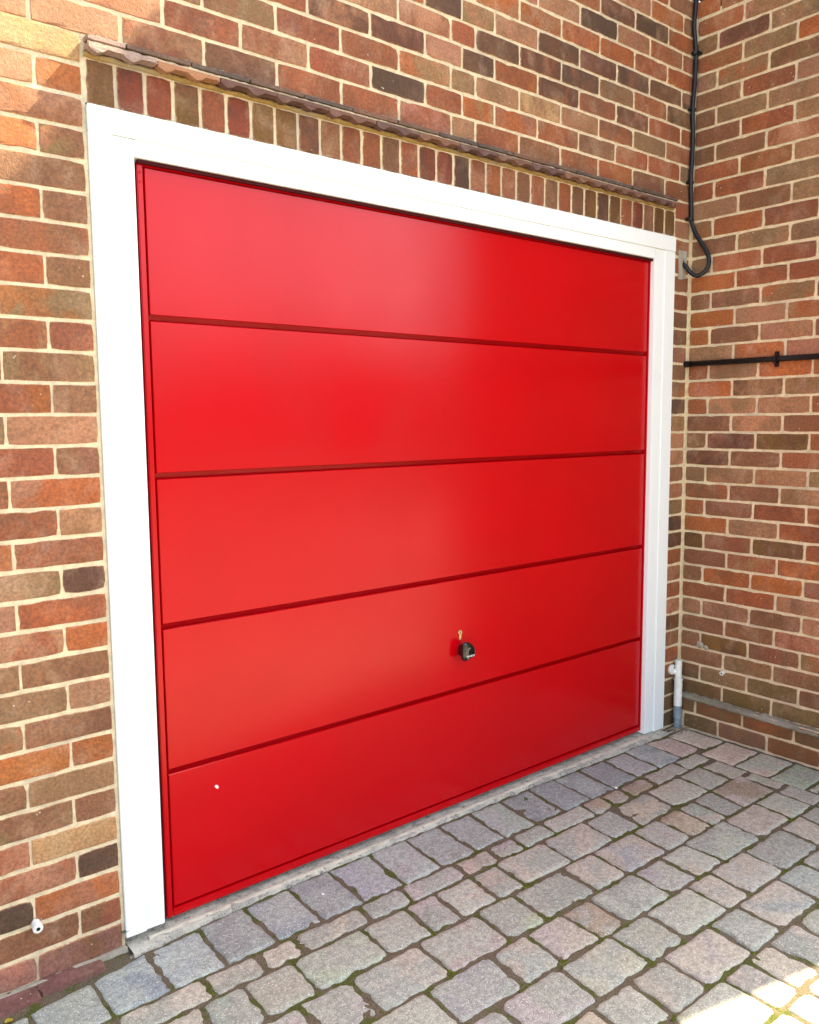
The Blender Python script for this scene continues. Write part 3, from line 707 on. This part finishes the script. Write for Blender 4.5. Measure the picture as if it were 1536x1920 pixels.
PC = dict(s=(.345, .368, .325), S=(.270, .292, .270), P=(.49, .400, .305), g=(.375, .378, .305), G=(.325, .338, .278), p=(.42, .382, .300), q=(.395, .360, .285), n=(.33, .268, .185), v=(.355, .355, .29))
def paver_bm(Q, gap, rad, seed):
    """Q: four corners (x,y) ccw; returns verts/faces in world XY"""
    rnd = random.Random(seed); c = Vector((sum(q[0] for q in Q) / 4, sum(q[1] for q in Q) / 4)); P = [Vector(q) for q in Q]
    n = 4; ins = []
    for i in range(n):
        a, b, d = P[i - 1], P[i], P[(i + 1) % n]; e1 = (b - a).normalized(); e2 = (d - b).normalized()
        n1 = Vector((-e1.y, e1.x)); n2 = Vector((-e2.y, e2.x)); bis = (n1 + n2); bis = bis / max(.3, bis.dot(n1)); ins.append(b + bis * gap * rnd.uniform(.7, 1.5))
    per = []
    for i in range(n):
        a, b, d = ins[i - 1], ins[i], ins[(i + 1) % n]; u = (a - b); v = (d - b); r = min(rad * rnd.uniform(.7, 1.5), u.length * .35, v.length * .35)
        p1 = b + u.normalized() * r; p2 = b + v.normalized() * r
        for k in range(5):
            t = k / 4; per.append((1 - t) ** 2 * p1 + 2 * t * (1 - t) * b + t * t * p2)
        nxt = ins[(i + 1) % n]; L = v.length; m = max(1, int(L / .022)); q2 = nxt - v.normalized() * r
        for k in range(1, m): per.append(p2.lerp(q2, k / m))
    N = len(per); cen = sum(per, Vector((0, 0))) / N; J = [rnd.uniform(-.0019, .0019) + noise.noise(Vector((p.x * 40, p.y * 40, seed))) * .0045 for p in per]
    chip = [rnd.uniform(.002, .006) if rnd.random() < .16 else 0 for _ in per]
    V = []; E = []
    tx, ty = rnd.uniform(-.010, .010), rnd.uniform(-.010, .010); dz = rnd.uniform(-.0022, .0022)
    for ins_, z, e, jf in ((0, -.055, 1, 1), (0, -.0095, 1, 1), (.0022, -.0050, .9, 1), (.0062, -.0018, .55, .8), (.0125, -.0003, .12, .5), (.024, .0003, 0, .3)):
        for i, p in enumerate(per):
            d = (cen - p); L = d.length; pn = p + d / L * (ins_ + J[i] * jf + (chip[i] if e > .5 and z > -.05 else 0))
            zz = z + rnd.uniform(-.0006, .0006) + (pn.x - cen.x) * tx + (pn.y - cen.y) * ty + dz
            V.append((pn.x - cen.x, pn.y - cen.y, zz)); E.append(e)
    V.append((0, 0, .0006 + dz)); E.append(0); F = []
    for r in range(5):
        for i in range(N): j = (i + 1) % N; F.append((r * N + i, r * N + j, (r + 1) * N + j, (r + 1) * N + i))
    for i in range(N): F.append((5 * N + i, 5 * N + (i + 1) % N, 6 * N))
    return V, F, E, cen
pcount = 0; nodes_ = []
def put_paver(Q, col, gap=.0042, rad=.017, seed=0):
    global pcount
    V, F, E, cen = paver_bm(Q, gap, rad, seed)
    me = bpy.data.meshes.new('paver'); me.from_pydata(V, [], F); me.update()
    at = me.attributes.new('edge', 'FLOAT', 'POINT')
    for i, e in enumerate(E): at.data[i].value = e
    for p in me.polygons: p.use_smooth = True
    me.materials.append(M_PAVER); o = bpy.data.objects.new('paver', me); link(o, pv); o.location = (cen.x, cen.y, GZ)
    j = random.uniform(.9, 1.12); a = PC[col]; o.color = (*(c * j for c in a), 1)
    b = PC[random.choice({'s': 'sSs', 'S': 'Ss', 'P': 'Pp'}.get(col, 'gGpqv'))]; o['second'] = tuple(c * random.uniform(.92, 1.1) for c in b); pcount += 1
fixed = {('D', 13): 'n', ('E', 8): 'n', ('B', 12): 'n', ('B', 13): 'n', ('B', 14): 'n', ('A', 19): 'P', ('A', 18): 's', ('B', 15): 'q', ('C', 15): 'q', ('C', 16): 'v', ('D', 16): 'n', ('C', 11): 'p', ('C', 12): 'p', ('D', 10): 'p', ('D', 11): 'p'}
for nm, J in ROW.items():
    y0, y1 = YR[nm]
    for i in range(len(J) - 1):
        a, b = J[i], J[i + 1]; ya = y0; w = random.uniform
        if nm == 'A':
            ya = interp(a[0], [-.6, -.3, -.1, .05, .3, .6, 1.6, 2.1, 2.3, 2.42], [-.12, -.10, -.072, -.048, -.030, -.022, -.028, -.045, -.045, -.070])
            yb = interp(b[0], [-.6, -.3, -.1, .05, .3, .6, 1.6, 2.1, 2.3, 2.42], [-.12, -.10, -.072, -.048, -.030, -.022, -.028, -.045, -.045, -.070])
        else: ya = yb = y0
        Q = [(a[1], y1 + w(-.003, .003)), (b[1], y1 + w(-.003, .003)), (b[0], yb + w(-.002, .002)), (a[0], ya + w(-.002, .002))]
        if nm == 'A': col = ('P' if i >= 19 else ('S' if 13 <= i <= 16 else 's'))
        else: col = fixed.get((nm, i), random.choice('gggGGppqqv'))
        put_paver(Q, col, gap=.0030 if nm == 'A' or (a[0] > 1.9) else .0030, rad=.009 if nm == 'A' or a[0] > 1.95 else .018, seed=pcount)
        for c in (Q[0],):
            nodes_.append((*c, nm))
NC = [(-.344, -.495), (-.500, -.650), (-.653, -.800), (-.800, -.955), (-.955, -1.10), (-1.10, -1.26)]; yy = -1.26
while yy > -2.5: NC.append((yy, yy - .15)); yy -= .15
for i, (a, b) in enumerate(NC):
    x0 = [2.232, 2.272, 2.246][i] if i < 3 else 2.246; put_paver([(x0 - .006, b), (2.342, b), (2.346, a), (x0, a)], 'pqvgpq'[i % 6], .0028, .009, 500 + i)
WC = [(-.058, -.262), (-.266, -.420), (-.422, -.572), (-.574, -.715)]; yy = -.715
while yy > -2.5: WC.append((yy, yy - .15)); yy -= .15
for i, (a, b) in enumerate(WC):
    x0 = [2.418, 2.354, 2.348, 2.342][i] if i < 4 else 2.345; put_paver([(x0 - .006, b), (2.558, b), (2.562, a), (x0, a)], 'PPPv' [i] if i < 4 else random.choice('Ppq'), .0026, .009, 600 + i)
# wedge paver filling the corner
put_paver([(2.352, -.058), (2.562, -.056), (2.564, -.006), (2.380, -.004)], 'P', .003, .006, 700)

# joint filling
def bed_h(x, y): return GZ - .0042 + noise.fractal(Vector((x * 22, y * 22, .3)), .8, 2, 4) * .0035
def gridsheet(name, x0, x1, y0, y1, res, f, mat, parent, kind=None):
    nx = int((x1 - x0) / res); ny = int((y1 - y0) / res)
    V = [(x0 + (x1 - x0) * i / nx, y0 + (y1 - y0) * j / ny, f(x0 + (x1 - x0) * i / nx, y0 + (y1 - y0) * j / ny)) for j in range(ny + 1) for i in range(nx + 1)]
    F = [(j * (nx + 1) + i, j * (nx + 1) + i + 1, (j + 1) * (nx + 1) + i + 1, (j + 1) * (nx + 1) + i) for j in range(ny) for i in range(nx)]
    me = bpy.data.meshes.new(name); me.from_pydata(V, [], F); me.update()
    for p in me.polygons: p.use_smooth = True
    o = mesh_obj(name, me, mat, parent)
    if kind: o['kind'] = kind
    return o
gridsheet('joint_soil', -.66, 2.60, -1.6, .03, .011, bed_h, M_SOIL, pv)
gridsheet('joint_soil', -.66, 2.60, -2.7, -1.6, .05, lambda x, y: GZ - .010, M_SOIL, pv)
# moss tufts at the joint crossings
bm = bmesh.new(); rnd = random.Random(3)
for (x, y, nm) in nodes_:
    if nm == 'A' and x < .5: continue
    if nm in 'AB' and rnd.random() < .35: continue
    dens = .75 if x > .6 else .45
    if x > 2.15 and y > -.5 or x < 0: continue
    if rnd.random() > dens: continue
    for k in range(rnd.randint(10, 26)):
        a = rnd.choice((0, 0, math.pi, math.pi, math.pi / 2, -math.pi / 2, rnd.uniform(0, 6.28))); dd = abs(rnd.gauss(0, .012))
        px = x + math.cos(a) * dd + rnd.uniform(-.003, .003); py = y + math.sin(a) * dd + rnd.uniform(-.003, .003)
        r = rnd.uniform(.0018, .0042); M = Matrix.Translation((px, py, GZ - .0070 + r * .3)) @ Matrix.Diagonal((r * 1.2, r * 1.2, r, 1))
        bmesh.ops.create_icosphere(bm, subdivisions=1, radius=1, matrix=M)
mo = from_bm('moss', bm, M_MOSS, None, smooth=True); mo['kind'] = 'stuff'; mo['label'] = 'green moss growing in the joints between the paving blocks'; mo['category'] = 'moss'
# ground farther out
def sheet_flat(name, x0, x1, y0, y1, z):
    bm = bmesh.new(); v = [bm.verts.new(p) for p in ((x0, y0, z), (x1, y0, z), (x1, y1, z), (x0, y1, z))]; bm.faces.new(v); o = from_bm(name, bm, M_GROUND); o['kind'] = 'structure'; return o
sheet_flat('ground', -400, 400, -400, 400, GZ - .075)
bmg = bmesh.new()
for (x0, x1, y0, y1) in ((-9, -.62, -9, -.0), (-.62, 9, -9, -2.62), (2.56, 9, -2.62, -1.53)):
    v = [bmg.verts.new(p) for p in ((x0, y0, GZ - .004), (x1, y0, GZ - .004), (x1, y1, GZ - .004), (x0, y1, GZ - .004))]; bmg.faces.new(v)
from_bm('outer_paving', bmg, M_GROUND, pv)
# worn concrete sill under the door
bm = bmesh.new(); rows = []
for i in range(420):
    x = .004 + i * 2.44 / 419; row = []
    fe_ = interp(x, [0, .3, .6, 1.6, 2.1, 2.4], [-.050, -.030, -.022, -.028, -.045, -.050]) + noise.noise(Vector((x * 30, 2, 0))) * .005
    for q, (y, z) in enumerate(((.09, -.042), (.05, -.042), (.03, -.0415), (.015, -.0415), (.0, -.042), (-.012, -.0425), (fe_ + .004, -.0445), (fe_, -.050), (fe_ - .001, -.07))):
        d = noise.fractal(Vector((x * 28, y * 60, 1)), .8, 2, 4) * .0030
        row.append(bm.verts.new((x, y, z + d)))
    rows.append(row)
for a, b in zip(rows, rows[1:]):
    for q in range(8): bm.faces.new((a[q], a[q + 1], b[q + 1], b[q]))
strip('sill_edge', .06, 2.33, lambda x: [(.006, -.045), (-.003, -.0405), (-.010, -.0395), (-.016 - .016 * max(0, (x - 1.6)), -.042), (-.022 - .022 * max(0, (x - 1.6)), -.052)], M_EDGE, None, .005, .006, 21)  # cream mortar edge; shade at the back is put into the greyer sill
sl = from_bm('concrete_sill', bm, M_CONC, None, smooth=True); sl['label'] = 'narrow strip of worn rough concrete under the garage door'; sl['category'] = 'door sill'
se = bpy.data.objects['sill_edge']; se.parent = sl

# ------------------------------------------------------------------ small litter
def leaf_obj(name, loc, L, W, rot, mat, curl=.3):
    bm = bmesh.new(); n = 8; rows = []
    for i in range(n + 1):
        t = i / n; w = W * math.sin(math.pi * t) ** .7 + .0003; x = L * (t - .5); row = []
        for s in (-1, -.5, 0, .5, 1): row.append(bm.verts.new((x, s * w, abs(s) * w * curl + .15 * L * curl * math.sin(t * 5))))
        rows.append(row)
    for a, b in zip(rows, rows[1:]):
        for q in range(4): bm.faces.new((a[q], a[q + 1], b[q + 1], b[q]))
    r = bmesh.ops.solidify(bm, geom=bm.faces[:], thickness=.0004)
    o = from_bm(name, bm, mat, None, loc, smooth=True); o.rotation_euler = rot; return o
o = leaf_obj('leaf', (-.318, -.100, GZ + .004), .026, .007, (.3, .2, .5), M_LEAF); o['label'] = 'small yellow leaf lying in the gap at the foot of the left pier'; o['category'] = 'leaf'
rnd = random.Random(11); bm = bmesh.new()
for k in range(30):
    x = 2.565 - abs(rnd.gauss(0, .05)); y = -.04 - abs(rnd.gauss(0, .045)); L = rnd.uniform(.008, .024); a = rnd.uniform(0, 6.28)
    tube(bm, [(x, y, GZ + .001 + rnd.uniform(0, .004)), (x + L * .5 * math.cos(a), y + L * .5 * math.sin(a), GZ + .005), (x + L * math.cos(a + .5), y + L * math.sin(a + .5), GZ + .001)], [.0007, .0018, .0006], 5)
lt_ = from_bm('leaf_litter', bm, M_DEAD); lt_['kind'] = 'stuff'; lt_['label'] = 'dry leaf scraps and twigs gathered in the wall corner'; lt_['category'] = 'litter'
for nm_, (x, y, r), lab in (('pebble', (1.808, -.246, .0052), 'tiny white pebble in the joint in front of the narrow blocks'), ('pebble', (.548, -.128, .0045), 'tiny white pebble lying on a blue-grey block near the door')):
    bm = bmesh.new(); bmesh.ops.create_icosphere(bm, subdivisions=2, radius=r)
    for v in bm.verts: v.co += v.co * noise.noise(v.co * 200 + Vector((x, 0, 0))) * .5; v.co.z *= .7
    o = from_bm(nm_, bm, M_PEB, None, (x, y, GZ + r * .55)); o['label'] = lab; o['category'] = 'pebble'; o['group'] = 'pale pebbles on the paving'

bm = bmesh.new(); rnd = random.Random(5); d = Vector((.44, -.9, 0)); t_ = Vector((.9, .44, 0)); c0 = Vector((1, 0, 0)) + d * 17  # added leafy mass, never in view; darkens the horizon in the door reflection
bmesh.ops.create_grid(bm, x_segments=1, y_segments=1, size=.01)
for i in range(5200):
    u = rnd.uniform(-19, 19); z = rnd.uniform(0, 3.3) * (1 + .25 * noise.noise(Vector((u * .35, 0, 0)))); w = rnd.uniform(-.7, .7)
    p = c0 + t_ * u + d * w + Vector((0, 0, z + GZ)); a = Vector((rnd.gauss(0, 1), rnd.gauss(0, 1), rnd.gauss(0, 1))).normalized() * .22; b = a.orthogonal().normalized() * .2
    bm.faces.new([bm.verts.new(p + q) for q in (a, b, -a, -b)])
o = from_bm('reflection_blocker', bm, plain('hedge leaves', (.06, .09, .03), .6, var=.4, scale=2)); o['label'] = 'added leafy dark green mass behind the camera, unseen, darkening the door reflection'; o['category'] = 'reflection_blocker'
